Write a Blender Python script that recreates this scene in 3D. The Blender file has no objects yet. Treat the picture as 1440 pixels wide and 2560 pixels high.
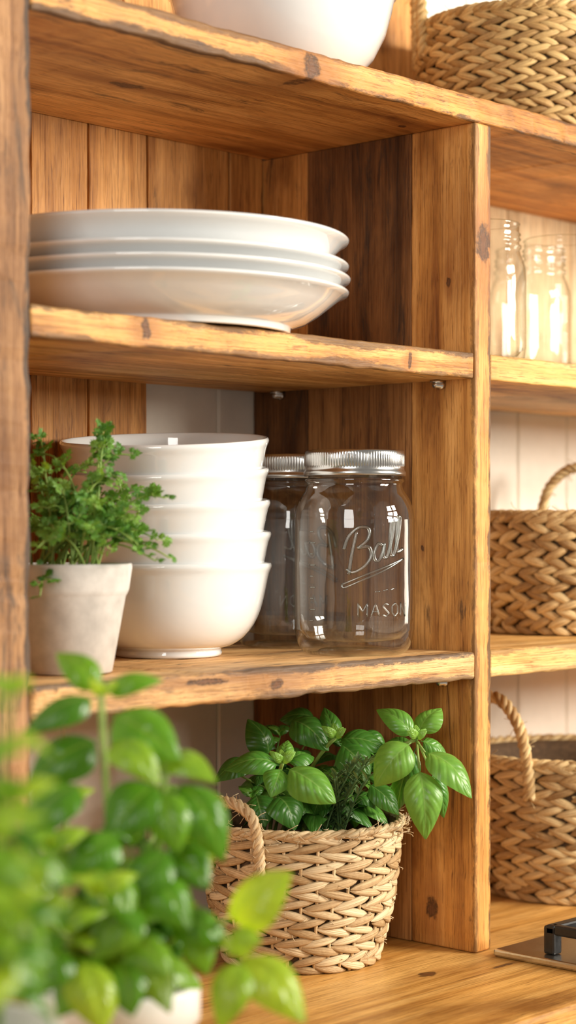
import bpy, bmesh, math, random
from mathutils import Vector, Matrix
from mathutils import noise as mnoise
random.seed(7)
PI = math.pi
SC = bpy.context.scene
COL = SC.collection
F = 4749.0
CAM = Vector((-1.3497, -1.0308, 0.379))
DV = Vector((0.7314, 0.6820, 0)); RV = Vector((0.6820, -0.7314, 0))
def P(px, py, z):
    return CAM + DV*z + RV*((px-720)/F*z) + Vector((0, 0, (1320-py)/F*z))

# ------------------------------------------------------------------ materials
def newmat(name):
    m = bpy.data.materials.new(name); m.use_nodes = True
    nt = m.node_tree
    return m, nt, nt.nodes['Principled BSDF'], nt.nodes['Material Output']
def lk(nt, a, b): nt.links.new(a, b)
def ramp(nt, stops, interp='LINEAR'):
    r = nt.nodes.new('ShaderNodeValToRGB'); e = r.color_ramp.elements
    r.color_ramp.interpolation = interp
    while len(e) < len(stops): e.new(0.5)
    for el, (p, c) in zip(e, stops):
        el.position = p; el.color = (c[0], c[1], c[2], 1)
    return r
def mixc(nt, fac, a, b, mode='MIX'):
    m = nt.nodes.new('ShaderNodeMixRGB'); m.blend_type = mode
    if isinstance(fac, (int, float)): m.inputs[0].default_value = fac
    else: lk(nt, fac, m.inputs[0])
    for i, v in ((1, a), (2, b)):
        if isinstance(v, tuple): m.inputs[i].default_value = (v[0], v[1], v[2], 1)
        else: lk(nt, v, m.inputs[i])
    return m.outputs[0]
def noise(nt, vec, scale, detail=4, rough=.55, dist=0):
    n = nt.nodes.new('ShaderNodeTexNoise')
    n.inputs['Scale'].default_value = scale; n.inputs['Detail'].default_value = detail
    n.inputs['Roughness'].default_value = rough; n.inputs['Distortion'].default_value = dist
    if vec is not None: lk(nt, vec, n.inputs['Vector'])
    return n
def vmath(nt, op, a, b=None):
    n = nt.nodes.new('ShaderNodeVectorMath'); n.operation = op
    for i, v in ((0, a), (1, b)):
        if v is None: continue
        if isinstance(v, (tuple, Vector)): n.inputs[i].default_value = v
        else: lk(nt, v, n.inputs[i])
    return n
def smath(nt, op, a, b):
    n = nt.nodes.new('ShaderNodeMath'); n.operation = op
    for i, v in ((0, a), (1, b)):
        if isinstance(v, (int, float)): n.inputs[i].default_value = v
        else: lk(nt, v, n.inputs[i])
    return n.outputs[0]
def mrange(nt, val, a, b, c=0, d=1, smooth=True):
    n = nt.nodes.new('ShaderNodeMapRange')
    n.interpolation_type = 'SMOOTHSTEP' if smooth else 'LINEAR'
    lk(nt, val, n.inputs['Value'])
    for k, v in (('From Min', a), ('From Max', b), ('To Min', c), ('To Max', d)): n.inputs[k].default_value = v
    return n.outputs[0]
def mshader(nt, fac, a, b):
    mx = nt.nodes.new('ShaderNodeMixShader')
    if isinstance(fac, (int, float)): mx.inputs[0].default_value = fac
    else: lk(nt, fac, mx.inputs[0])
    lk(nt, a, mx.inputs[1]); lk(nt, b, mx.inputs[2]); return mx.outputs[0]

def wood(name, axis, light, mid, dark, knots=(), weather=.0, wcol=(.06, .03, .015), rough=.5, wscale=9, edges=()):
    """grain along axis; knots = (pos, (rx,ry,rz)); edges = worn arrises (point, strength)"""
    m, nt, bs, out = newmat(name)
    tc = nt.nodes.new('ShaderNodeTexCoord'); oi = nt.nodes.new('ShaderNodeObjectInfo')
    off = smath(nt, 'MULTIPLY', oi.outputs['Random'], 17.3)
    pos = tc.outputs['Object']
    v = vmath(nt, 'ADD', pos, off).outputs[0]
    def sc(a, c):
        s = [c, c, c]; s[axis] = a
        return vmath(nt, 'MULTIPLY', v, tuple(s)).outputs[0]
    big = noise(nt, sc(2.2, 40), 1.0, 8, .62, 1.0)
    fine = noise(nt, sc(14, 620), 1.0, 4, .65, .2)
    blot = noise(nt, sc(5, 12), 1.0, 5, .62, .4)
    pore = noise(nt, sc(30, 900), 1.0, 2, .5, 0)
    crack = noise(nt, sc(2.6, 95), 1.0, 7, .68, .6)
    r1 = ramp(nt, [(.28, dark), (.45, mid), (.64, light)]); lk(nt, big.outputs['Fac'], r1.inputs[0])
    r2 = ramp(nt, [(.37, (.55, .48, .40)), (.49, (1, 1, 1))]); lk(nt, fine.outputs['Fac'], r2.inputs[0])
    r3 = ramp(nt, [(.33, (.44, .34, .26)), (.46, (.86, .81, .75)), (.60, (1.12, 1.1, 1.06))]); lk(nt, blot.outputs['Fac'], r3.inputs[0])
    r4 = ramp(nt, [(.32, (.40, .30, .22)), (.38, (1, 1, 1))]); lk(nt, pore.outputs['Fac'], r4.inputs[0])
    r5 = ramp(nt, [(.29, (.18, .11, .07)), (.35, (1, 1, 1))]); lk(nt, crack.outputs['Fac'], r5.inputs[0])
    c = mixc(nt, .75, r1.outputs[0], r2.outputs[0], 'MULTIPLY')
    c = mixc(nt, .9, c, r3.outputs[0], 'MULTIPLY')
    c = mixc(nt, .75, c, r4.outputs[0], 'MULTIPLY')
    c = mixc(nt, .85, c, r5.outputs[0], 'MULTIPLY')
    if weather > 0:
        w = noise(nt, sc(wscale, wscale*6), 1.0, 8, .72, .6)
        f = mrange(nt, w.outputs['Fac'], .66-.22*weather, .77-.16*weather, 0, .82)
        c = mixc(nt, f, c, wcol)
    if edges:
        en = noise(nt, sc(36, 140), 1.0, 8, .78, .4); es = noise(nt, sc(7, 7), 1.0, 2)
        mask = tuple(0 if i == axis else 1 for i in range(3))
        pm = vmath(nt, 'MULTIPLY', pos, mask).outputs[0]
        for ep, st in edges:
            q = Vector(ep); q[axis] = 0
            ln = vmath(nt, 'LENGTH', vmath(nt, 'SUBTRACT', pm, q).outputs[0]).outputs['Value']
            near_ = mrange(nt, ln, .012, .0, 0, .32)
            s = smath(nt, 'ADD', smath(nt, 'ADD', near_, smath(nt, 'MULTIPLY', en.outputs['Fac'], .65)), smath(nt, 'MULTIPLY', es.outputs['Fac'], .65))
            gate = mrange(nt, ln, .017, .005, 0, 1)
            f = smath(nt, 'MULTIPLY', mrange(nt, s, .84, .97, 0, st), gate)
            c = mixc(nt, f, c, wcol)
    if knots:
        nd = noise(nt, pos, 95, 5, .6); nd2 = noise(nt, pos, 420, 4, .7)
        d1 = vmath(nt, 'MULTIPLY', vmath(nt, 'SUBTRACT', nd.outputs['Color'], (.5, .5, .5)).outputs[0], (1.9, 1.9, 1.9)).outputs[0]
        for kp, kr in knots:
            a = vmath(nt, 'SUBTRACT', pos, Vector(kp)).outputs[0]
            a = vmath(nt, 'MULTIPLY', a, (1/kr[0], 1/kr[1], 1/kr[2])).outputs[0]
            st = [1, 1, 1]; st[axis] = .4
            halo = vmath(nt, 'LENGTH', vmath(nt, 'MULTIPLY', a, tuple(st)).outputs[0]).outputs['Value']
            c = mixc(nt, mrange(nt, halo, 2.2, .5, 0, .7), c, dark)
            a = vmath(nt, 'ADD', a, d1).outputs[0]
            ln = vmath(nt, 'LENGTH', a).outputs['Value']
            ring = mrange(nt, ln, 1.05, .65, 0, .88)
            ring = smath(nt, 'MULTIPLY', ring, mrange(nt, nd2.outputs['Fac'], .25, .55, .45, 1))
            c = mixc(nt, ring, c, (.045, .018, .008))
            c = mixc(nt, mrange(nt, ln, .62, .3, 0, .8), c, (.16, .06, .02))
    lk(nt, c, bs.inputs['Base Color'])
    bs.inputs['Roughness'].default_value = rough
    bs.inputs['Specular IOR Level'].default_value = .32
    b = nt.nodes.new('ShaderNodeBump'); b.inputs['Strength'].default_value = .65; b.inputs['Distance'].default_value = .0012
    hgt = smath(nt, 'ADD', smath(nt, 'ADD', fine.outputs['Fac'], big.outputs['Fac']), mrange(nt, crack.outputs['Fac'], .27, .38, 0, .8))
    lk(nt, hgt, b.inputs['Height']); lk(nt, b.outputs[0], bs.inputs['Normal'])
    return m

L_, M_, D_ = (.85, .455, .15), (.635, .295, .076), (.31, .112, .026)
W_top = wood('wood_top_shelf', 0, L_, M_, D_, [((-.216, 0, .750), (.011, .05, .013)), ((-.303, .125, .7405), (.020, .009, .05)), ((-.03, .06, .7405), (.006, .004, .02))], .44, edges=[((0, 0, .7408), .85), ((0, 0, .764), .7)])
W_mid = wood('wood_middle_shelf', 0, (.90, .545, .205), (.71, .36, .105), (.36, .138, .036), [((-.397, 0, .526), (.005, .02, .009)), ((-.09, 0, .522), (.003, .02, .008))], .40, edges=[((0, .001, .5352), .75), ((0, .001, .512), .7)])
W_low = wood('wood_lower_shelf', 0, (.88, .575, .27), (.68, .385, .155), (.33, .15, .052), [((-.258, 0, .256), (.010, .04, .005)), ((-.335, 0, .262), (.024, .02, .003))], .54, (.09, .056, .038), edges=[((0, -.001, .2693), .9), ((0, -.001, .2445), .7)])
W_right = wood('wood_right_shelf', 0, (.90, .59, .25), (.76, .44, .14), (.48, .23, .07), [], .25, edges=[((0, .001, .5352), .5), ((0, .001, .2693), .5), ((0, .001, .2445), .4)])
W_div = wood('wood_divider_front', 2, (.85, .455, .15), (.65, .305, .078), (.34, .125, .030), [((.0125, 0, .633), (.012, .03, .019)), ((0, .049, .034), (.02, .008, .012)), ((0, .03, .60), (.02, .003, .005)), ((0, .06, .36), (.02, .002, .003))], .34, edges=[((0, 0, 0), .6), ((.0235, 0, 0), .85)])
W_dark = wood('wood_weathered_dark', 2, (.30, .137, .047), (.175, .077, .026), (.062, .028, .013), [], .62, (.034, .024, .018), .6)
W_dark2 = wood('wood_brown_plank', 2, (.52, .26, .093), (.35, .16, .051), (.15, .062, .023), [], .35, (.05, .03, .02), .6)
W_back = wood('wood_back_board', 2, (.80, .42, .14), (.62, .288, .074), (.31, .115, .028), [((-.04, .26, .66), (.005, .05, .018))], .36)
W_back2 = wood('wood_pale_back_board', 2, (.84, .69, .46), (.78, .61, .38), (.66, .46, .25), [], .0)
W_left = wood('wood_left_upright', 2, (.52, .30, .145), (.36, .185, .082), (.155, .07, .032), [], .72, (.06, .042, .032), .6, edges=[((-.506, 0, 0), .9)])
W_ctr = wood('wood_worktop', 0, (.88, .52, .17), (.70, .36, .092), (.42, .175, .036), [((-.088, -.017, 0), (.012, .007, .03)), ((-.02, -.045, 0), (.02, .003, .02))], .18, rough=.3)
W_cab = wood('wood_cabinet', 2, (.7, .62, .5), (.66, .58, .46), (.55, .48, .38), [], 0)

def mat_plain(name, col, rough=.4, metal=0, bump=0, bscale=200, var=.0, coat=0):
    m, nt, bs, out = newmat(name)
    bs.inputs['Roughness'].default_value = rough; bs.inputs['Metallic'].default_value = metal
    tc = nt.nodes.new('ShaderNodeTexCoord')
    n = noise(nt, tc.outputs['Object'], bscale, 4)
    lo = tuple(max(0, c*(1-var)) for c in col); hi = tuple(min(1, c*(1+var)) for c in col)
    r = ramp(nt, [(.3, lo), (.7, hi)]); lk(nt, n.outputs['Fac'], r.inputs[0])
    lk(nt, r.outputs[0], bs.inputs['Base Color'])
    if coat: bs.inputs['Coat Weight'].default_value = coat; bs.inputs['Coat Roughness'].default_value = .02
    if bump:
        b = nt.nodes.new('ShaderNodeBump'); b.inputs['Strength'].default_value = bump; b.inputs['Distance'].default_value = .001
        lk(nt, n.outputs['Fac'], b.inputs['Height']); lk(nt, b.outputs[0], bs.inputs['Normal'])
    return m
M_cer = mat_plain('white_glazed_ceramic', (.82, .835, .84), .07, 0, .02, 50, .01, 1.0)
M_steel = mat_plain('brushed_steel', (.62, .60, .57), .28, 1, .05, 300, .06)
M_lid = mat_plain('silver_lid_metal', (.54, .53, .52), .24, 1, .03, 300, .05)
M_black = mat_plain('black_enamel', (.015, .015, .016), .3, 0, .1, 300, .2)
M_pot = mat_plain('whitewashed_clay', (.60, .565, .53), .85, 0, .45, 60, .16)
M_wpot = mat_plain('white_pot_glaze', (.82, .81, .79), .35, 0, .03, 60, .02)
M_soil = mat_plain('dark_soil', (.045, .03, .02), .95, 0, 1, 250, .5)
M_wall = mat_plain('cream_wall_paint', (.85, .81, .73), .6, 0, .08, 60, .03)
M_floor = mat_plain('floor_paint', (.52, .44, .35), .5, 0, .1, 20, .1)
M_pin = mat_plain('pale_pin_metal', (.75, .73, .70), .2, 1, 0, 100, .02)

def mat_glass(name, edge, f0=.05, f1=.75, mid=(.93, .965, .945)):
    """clear jar glass: see-through with fresnel reflections on the outward faces, thicker and greener towards the edges"""
    m, nt, bs, out = newmat(name)
    nt.nodes.remove(bs)
    tc = nt.nodes.new('ShaderNodeTexCoord')
    n = noise(nt, vmath(nt, 'MULTIPLY', tc.outputs['Object'], (1, 1, .45)).outputs[0], 34, 2)
    b = nt.nodes.new('ShaderNodeBump'); b.inputs['Strength'].default_value = .3; b.inputs['Distance'].default_value = .003
    lk(nt, n.outputs['Fac'], b.inputs['Height'])
    lw = nt.nodes.new('ShaderNodeLayerWeight'); lw.inputs['Blend'].default_value = .5
    tr = ramp(nt, [(.55, (.995, 1, .997)), (.80, mid), (1, edge)]); lk(nt, lw.outputs['Facing'], tr.inputs[0])
    t = nt.nodes.new('ShaderNodeBsdfTransparent'); lk(nt, tr.outputs[0], t.inputs['Color'])
    gl = nt.nodes.new('ShaderNodeBsdfGlossy'); gl.inputs['Roughness'].default_value = .02; lk(nt, b.outputs[0], gl.inputs['Normal'])
    geo = nt.nodes.new('ShaderNodeNewGeometry')
    fr = mrange(nt, lw.outputs['Facing'], .3, 1.0, f0, f1)
    fac = smath(nt, 'MULTIPLY', fr, smath(nt, 'SUBTRACT', 1.0, smath(nt, 'MULTIPLY', geo.outputs['Backfacing'], .35)))
    lk(nt, mshader(nt, fac, t.outputs[0], gl.outputs[0]), out.inputs['Surface'])
    return m
M_glass = mat_glass('clear_jar_glass', (.38, .50, .44), .085, .85)
M_glass2 = mat_glass('clear_tumbler_glass', (.30, .36, .32), .05, .5, (.84, .88, .85))
def mat_emboss(name):
    m, nt, bs, out = newmat(name)
    nt.nodes.remove(bs)
    tc = nt.nodes.new('ShaderNodeTexCoord'); n = noise(nt, tc.outputs['Object'], 300, 2)
    b = nt.nodes.new('ShaderNodeBump'); b.inputs['Strength'].default_value = .1; b.inputs['Distance'].default_value = .001
    lk(nt, n.outputs['Fac'], b.inputs['Height'])
    gl = nt.nodes.new('ShaderNodeBsdfGlossy'); gl.inputs['Roughness'].default_value = .24; gl.inputs['Color'].default_value = (.90, .93, .91, 1)
    lk(nt, b.outputs[0], gl.inputs['Normal'])
    lw = nt.nodes.new('ShaderNodeLayerWeight'); lw.inputs['Blend'].default_value = .5
    tr = ramp(nt, [(.25, (.97, .98, .97)), (.85, (.28, .32, .30))]); lk(nt, lw.outputs['Facing'], tr.inputs[0])
    t = nt.nodes.new('ShaderNodeBsdfTransparent'); lk(nt, tr.outputs[0], t.inputs['Color'])
    lk(nt, mshader(nt, .13, t.outputs[0], gl.outputs[0]), out.inputs['Surface'])
    return m
M_emb = mat_emboss('raised_glass_lettering')

def mat_leaf(name, dark, mid, light, rough=.36, transl=.35, rib=(.45, .6, .2), spec=.5):
    m, nt, bs, out = newmat(name)
    a = nt.nodes.new('ShaderNodeAttribute'); a.attribute_name = 'shade'
    rb = nt.nodes.new('ShaderNodeAttribute'); rb.attribute_name = 'rib'
    vn = nt.nodes.new('ShaderNodeAttribute'); vn.attribute_name = 'vein'
    r = ramp(nt, [(0, dark), (.5, mid), (1, light)]); lk(nt, a.outputs['Fac'], r.inputs[0])
    tc = nt.nodes.new('ShaderNodeTexCoord'); n = noise(nt, tc.outputs['Object'], 120, 3)
    rv = ramp(nt, [(.3, (.75, .82, .75)), (.7, (1.12, 1.08, 1.05))]); lk(nt, n.outputs['Fac'], rv.inputs[0])
    c = mixc(nt, .8, r.outputs[0], rv.outputs[0], 'MULTIPLY')
    vs_ = nt.nodes.new('ShaderNodeMath'); vs_.operation = 'FRACT'; lk(nt, vn.outputs['Fac'], vs_.inputs[0])
    vl = smath(nt, 'ABSOLUTE', smath(nt, 'SUBTRACT', vs_.outputs[0], .5), 0)
    c = mixc(nt, mrange(nt, vl, .06, .0, 0, .20), c, rib)
    c = mixc(nt, mrange(nt, rb.outputs['Fac'], .07, .0, 0, .5), c, rib)
    lk(nt, c, bs.inputs['Base Color']); bs.inputs['Roughness'].default_value = rough
    bs.inputs['Specular IOR Level'].default_value = spec
    bp_ = nt.nodes.new('ShaderNodeBump'); bp_.inputs['Strength'].default_value = .28; bp_.inputs['Distance'].default_value = .001
    lk(nt, mrange(nt, vl, 0, .35, 0, 1), bp_.inputs['Height']); lk(nt, bp_.outputs[0], bs.inputs['Normal'])
    t = nt.nodes.new('ShaderNodeBsdfTranslucent')
    tcol = mixc(nt, 1, c, (1.35, 1.15, .35), 'MULTIPLY'); lk(nt, tcol, t.inputs['Color'])
    lk(nt, mshader(nt, transl, bs.outputs[0], t.outputs[0]), out.inputs['Surface'])
    return m
M_basil = mat_leaf('basil_leaf_green', (.022, .105, .014), (.09, .285, .035), (.28, .53, .08), .34, .26, (.30, .50, .13))
M_basil_fg = mat_leaf('bright_basil_leaf', (.024, .115, .009), (.13, .36, .018), (.48, .68, .05), .25, .42, (.36, .56, .10))
M_herb = mat_leaf('herb_leaf_green', (.05, .16, .02), (.12, .30, .04), (.27, .47, .08), .5, .3)
M_needle = mat_leaf('rosemary_green', (.08, .16, .06), (.14, .25, .09), (.22, .34, .14), .6, .15)
M_stem = mat_leaf('green_stem', (.16, .30, .06), (.28, .44, .09), (.42, .54, .15), .5, .2)

def mat_straw(name, lo, mid, hi):
    m, nt, bs, out = newmat(name)
    a = nt.nodes.new('ShaderNodeAttribute'); a.attribute_name = 'shade'
    rb = nt.nodes.new('ShaderNodeAttribute'); rb.attribute_name = 'rib'
    vn = nt.nodes.new('ShaderNodeAttribute'); vn.attribute_name = 'vein'
    tc = nt.nodes.new('ShaderNodeTexCoord')
    n = noise(nt, tc.outputs['Object'], 260, 4, .6, .5)
    # fibres run along each strand: 'vein' counts across it
    cx = nt.nodes.new('ShaderNodeCombineXYZ'); lk(nt, smath(nt, 'MULTIPLY', vn.outputs['Fac'], 11), cx.inputs[0]); lk(nt, smath(nt, 'MULTIPLY', a.outputs['Fac'], 60), cx.inputs[1])
    n2 = noise(nt, vmath(nt, 'ADD', cx.outputs[0], vmath(nt, 'MULTIPLY', tc.outputs['Object'], (40, 40, 40)).outputs[0]).outputs[0], 1, 3)
    ad = nt.nodes.new('ShaderNodeMath'); ad.operation = 'MULTIPLY_ADD'
    lk(nt, n.outputs['Fac'], ad.inputs[0]); ad.inputs[1].default_value = .5; lk(nt, a.outputs['Fac'], ad.inputs[2])
    r = ramp(nt, [(.2, lo), (.65, mid), (1.0, hi)]); lk(nt, ad.outputs[0], r.inputs[0])
    r2 = ramp(nt, [(.35, (.52, .43, .33)), (.58, (1, 1, 1))]); lk(nt, n2.outputs['Fac'], r2.inputs[0])
    c = mixc(nt, .8, r.outputs[0], r2.outputs[0], 'MULTIPLY')
    c = mixc(nt, mrange(nt, rb.outputs['Fac'], .55, 1, 0, .55), c, tuple(x*.6 for x in lo))
    lk(nt, c, bs.inputs['Base Color']); bs.inputs['Roughness'].default_value = .6
    b = nt.nodes.new('ShaderNodeBump'); b.inputs['Strength'].default_value = .8; b.inputs['Distance'].default_value = .0008
    lk(nt, n2.outputs['Fac'], b.inputs['Height']); lk(nt, b.outputs[0], bs.inputs['Normal'])
    return m
M_straw = mat_straw('pale_woven_straw', (.43, .265, .11), (.74, .525, .285), (.91, .73, .46))
M_straw1 = mat_straw('tan_braided_straw', (.34, .19, .066), (.61, .39, .165), (.84, .62, .31))
M_straw2 = mat_straw('golden_seagrass', (.28, .15, .042), (.54, .325, .115), (.77, .53, .22))
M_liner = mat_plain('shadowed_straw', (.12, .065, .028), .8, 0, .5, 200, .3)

# ------------------------------------------------------------------ mesh builder
class MB:
    def __init__(s): s.v = []; s.f = []; s.sh = []; s.rb = []; s.vn = []
    def add(s, vs, fs, shade=.5, rib=None, vein=None):
        o = len(s.v); s.v += [tuple(v) for v in vs]
        s.f += [tuple(i+o for i in f) for f in fs]
        s.sh += [shade]*len(vs); s.rb += (rib if rib else [.5]*len(vs)); s.vn += (vein if vein else [0.0]*len(vs))
    def build(s, name, mat, parent=None, smooth=True, recalc=False, bevel=0):
        o0 = parent_world(parent) if parent else Vector((0, 0, 0))
        me = bpy.data.meshes.new(name)
        me.from_pydata([(x-o0.x, y-o0.y, z-o0.z) for x, y, z in s.v], [], s.f)
        for nm, dat in (('shade', s.sh), ('rib', s.rb), ('vein', s.vn)):
            a = me.attributes.new(nm, 'FLOAT', 'POINT'); a.data.foreach_set('value', dat)
        if recalc:
            bm = bmesh.new(); bm.from_mesh(me); bmesh.ops.recalc_face_normals(bm, faces=bm.faces); bm.to_mesh(me); bm.free()
        if smooth: me.polygons.foreach_set('use_smooth', [True]*len(me.polygons))
        me.materials.append(mat)
        o = bpy.data.objects.new(name, me); COL.objects.link(o)
        if parent: o.parent = parent
        if bevel:
            b = o.modifiers.new('bevel', 'BEVEL'); b.width = bevel; b.segments = 2; b.limit_method = 'ANGLE'; b.angle_limit = math.radians(50)
        return o
def parent_world(p):
    v = Vector(p.location)
    if p.parent: v = v + parent_world(p.parent)
    return v
def thing(name, label, cat, loc=(0, 0, 0), group=None):
    o = bpy.data.objects.new(name, None); COL.objects.link(o); o.location = loc; o.empty_display_size = .02
    o['label'] = label; o['category'] = cat
    if group: o['group'] = group
    return o
def tag(o, label, cat, group=None):
    o['label'] = label; o['category'] = cat
    if group: o['group'] = group
    return o

def lathe(mb, prof, c=(0, 0, 0), seg=96, shade=.5, closed=False, rfun=None):
    c = Vector(c); rings = []; vs = []; fs = []
    for (r, z) in prof:
        if r <= 1e-6:
            rings.append([len(vs)]); vs.append(c+Vector((0, 0, z)))
        else:
            ids = []
            for i in range(seg):
                a = 2*PI*i/seg; rr = r if rfun is None else rfun(r, z, i)
                ids.append(len(vs)); vs.append(c+Vector((rr*math.cos(a), rr*math.sin(a), z)))
            rings.append(ids)
    pairs = list(zip(rings[:-1], rings[1:]))
    if closed: pairs.append((rings[-1], rings[0]))
    for A, B in pairs:
        if len(A) == 1 and len(B) == 1: continue
        for i in range(seg):
            j = (i+1) % seg
            if len(A) == 1: fs.append((A[0], B[j], B[i]))
            elif len(B) == 1: fs.append((A[i], A[j], B[0]))
            else: fs.append((A[i], A[j], B[j], B[i]))
    mb.add(vs, fs, shade)
def catmull(pts, n=6, closed=False):
    pts = [Vector(p) for p in pts]; out = []; N = len(pts)
    rng = range(N if closed else N-1)
    for i in rng:
        g = (lambda k: pts[k % N]) if closed else (lambda k: pts[max(0, min(N-1, k))])
        p0, p1, p2, p3 = g(i-1), g(i), g(i+1), g(i+2)
        for k in range(n):
            t = k/n
            out.append(.5*((2*p1)+(p2-p0)*t+(2*p0-5*p1+4*p2-p3)*t*t+(3*p1-p0-3*p2+p3)*t**3))
    if not closed: out.append(pts[-1])
    return out
def smooth_prof(prof, n=3):
    """round a lathe profile off with a spline"""
    q = catmull([(r, z, 0) for r, z in prof], n)
    return [(max(0, p.x), p.y) for p in q]
def frames(pts, closed=False):
    N = len(pts); T = []
    for i in range(N):
        a = pts[(i-1) % N] if (closed or i > 0) else pts[i]
        b = pts[(i+1) % N] if (closed or i < N-1) else pts[i]
        t = (b-a); T.append(t.normalized() if t.length > 1e-9 else Vector((0, 0, 1)))
    n = T[0].orthogonal().normalized(); out = []
    for t in T:
        n = (n - t*n.dot(t))
        n = n.normalized() if n.length > 1e-6 else t.orthogonal().normalized()
        out.append((t, n, t.cross(n)))
    return out
def tube(mb, pts, rad, seg=6, shade=.5, closed=False, cap=True):
    pts = [Vector(p) for p in pts]; fr = frames(pts, closed); vs = []; fs = []; N = len(pts); vn = []
    for i, (p, (t, n, b)) in enumerate(zip(pts, fr)):
        r = rad[i] if isinstance(rad, (list, tuple)) else rad
        for k in range(seg):
            a = 2*PI*k/seg; vs.append(p+(n*math.cos(a)+b*math.sin(a))*r); vn.append(abs(k-seg/2)/seg)
    for i in range(N if closed else N-1):
        j = (i+1) % N
        for k in range(seg):
            l = (k+1) % seg; fs.append((i*seg+k, i*seg+l, j*seg+l, j*seg+k))
    if cap and not closed:
        fs.append(tuple(range(seg))[::-1]); fs.append(tuple((N-1)*seg+k for k in range(seg)))
    mb.add(vs, fs, shade, None, vn)
def box(mb, x0, x1, y0, y1, z0, z1, shade=.5):
    vs = [(x, y, z) for x in (x0, x1) for y in (y0, y1) for z in (z0, z1)]
    mb.add(vs, [(0, 1, 3, 2), (4, 6, 7, 5), (0, 4, 5, 1), (2, 3, 7, 6), (0, 2, 6, 4), (1, 5, 7, 3)], shade)
def board(name, mat, parent, x0, x1, y0, y1, z0, z1, axis, rough=.0008, bevel=.002, seed=0):
    """plank with a slightly hand-worked, uneven front; its top stays flat"""
    me = bpy.data.meshes.new(name); bm = bmesh.new()
    dims = (x1-x0, y1-y0, z1-z0)
    bmesh.ops.create_cube(bm, size=1)
    for v in bm.verts: v.co = Vector(((x0+x1)/2+v.co.x*dims[0], (y0+y1)/2+v.co.y*dims[1], (z0+z1)/2+v.co.z*dims[2]))
    n = max(2, int(dims[axis]/.009))
    ed = [e for e in bm.edges if abs((e.verts[0].co-e.verts[1].co)[axis]) > 1e-6]
    bmesh.ops.subdivide_edges(bm, edges=ed, cuts=n, use_grid_fill=True)
    for v in bm.verts:
        w = mnoise.noise_vector(v.co*38+Vector((seed*7.1, seed*3.3, 0)))*.7+mnoise.noise_vector(v.co*110+Vector((seed*1.1, 5, 0)))*.5
        w[axis] = 0
        if axis == 0:
            w.z = -abs(w.z)*.9 if v.co.z > (z0+z1)/2 else w.z*.9
            if v.co.y > (y0+y1)/2: w = Vector((0, 0, 0))
        v.co += w*rough
    o0 = parent_world(parent) if parent else Vector((0, 0, 0))
    for v in bm.verts: v.co -= o0
    bm.to_mesh(me); bm.free(); me.materials.append(mat)
    o = bpy.data.objects.new(name, me); COL.objects.link(o)
    if parent: o.parent = parent
    b = o.modifiers.new('bevel', 'BEVEL'); b.width = bevel; b.segments = 3; b.limit_method = 'ANGLE'; b.angle_limit = math.radians(50)
    return o

# ------------------------------------------------------------------ setting
mb = MB(); vs = []; fs = []
xs = -2.4; pw = .098; Yw = .2755
prof = []
while xs < 3.2:
    prof += [(xs, Yw+.004), (xs+.003, Yw), (xs+pw-.003, Yw), (xs+pw, Yw+.004)]; xs += pw
prof = [(prof[0][0], Yw+.03)]+prof+[(prof[-1][0], Yw+.03)]
n = len(prof)
for z in (-.9, 2.0):
    vs += [(x, y, z) for x, y in prof]
fs = [(i, (i+1) % n, n+(i+1) % n, n+i) for i in range(n)]
mb.add(vs, fs); w = mb.build('wall_back', M_wall, smooth=False); w['kind'] = 'structure'
mb = MB(); box(mb, -2.4, 3.2, -3, .32, -.93, -.9); o = mb.build('floor', M_floor, smooth=False); o['kind'] = 'structure'

def prism(mb, poly, z0, z1):
    n = len(poly); vs = [(x, y, z0) for x, y in poly]+[(x, y, z1) for x, y in poly]
    mb.add(vs, [tuple(range(n))[::-1], tuple(range(n, 2*n))]+[(i, (i+1) % n, n+(i+1) % n, n+i) for i in range(n)])
mb = MB(); prism(mb, [(-1.15, .2745), (-1.15, -.55), (-.42, -.55), (-.42, -.165), (1.5, -.165), (1.5, .2745)], -.04, 0)
o = mb.build('worktop', W_ctr, smooth=False, bevel=.005)
tag(o, 'honey coloured wooden worktop running under the open shelves', 'worktop')
cab = thing('base_cabinet', 'painted base cabinet standing under the wooden worktop', 'cabinet', (0, 0, -.9))
mb = MB(); box(mb, -1.1, 1.45, -.12, .27, -.9, -.0405); mb.build('body', W_cab, cab, False, bevel=.003)
for k in range(5):
    x0 = -1.09+k*.507
    mb = MB(); box(mb, x0, x0+.49, -.14, -.1205, -.82, -.06); d = mb.build('door', W_cab, cab, False, bevel=.004)
    mb = MB(); lathe(mb, [(0, -.012), (.012, -.012), (.012, .01), (0, .012)], (x0+.45, -.153, -.14), 24); mb.build('knob', M_steel, d)

# ------------------------------------------------------------------ shelf unit
su = thing('shelf_unit', 'rustic open wooden shelf unit standing on the worktop against the wall', 'shelf unit', (0, 0, 0))
D = .26
board('left_upright', W_left, su, -.556, -.506, 0, D, .0005, 1.15, 2, .0024, .003, 1)
board('divider_plank', W_div, su, 0, .0235, 0, .0735, .0005, .7405, 2, .0009, .0018, 2)
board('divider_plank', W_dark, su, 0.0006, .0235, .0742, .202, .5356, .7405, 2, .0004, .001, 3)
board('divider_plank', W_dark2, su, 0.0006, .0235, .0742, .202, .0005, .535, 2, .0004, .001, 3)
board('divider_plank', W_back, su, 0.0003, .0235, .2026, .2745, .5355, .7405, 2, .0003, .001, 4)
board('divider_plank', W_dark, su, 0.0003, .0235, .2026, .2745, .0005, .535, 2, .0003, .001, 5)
board('right_upright', W_div, su, .78, .804, 0, D, .0005, 1.15, 2, .0005, .002, 6)
board('shelf', W_top, su, -.5058, .7798, 0, D, .7408, .764, 0, .0022, .0022, 7)
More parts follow.
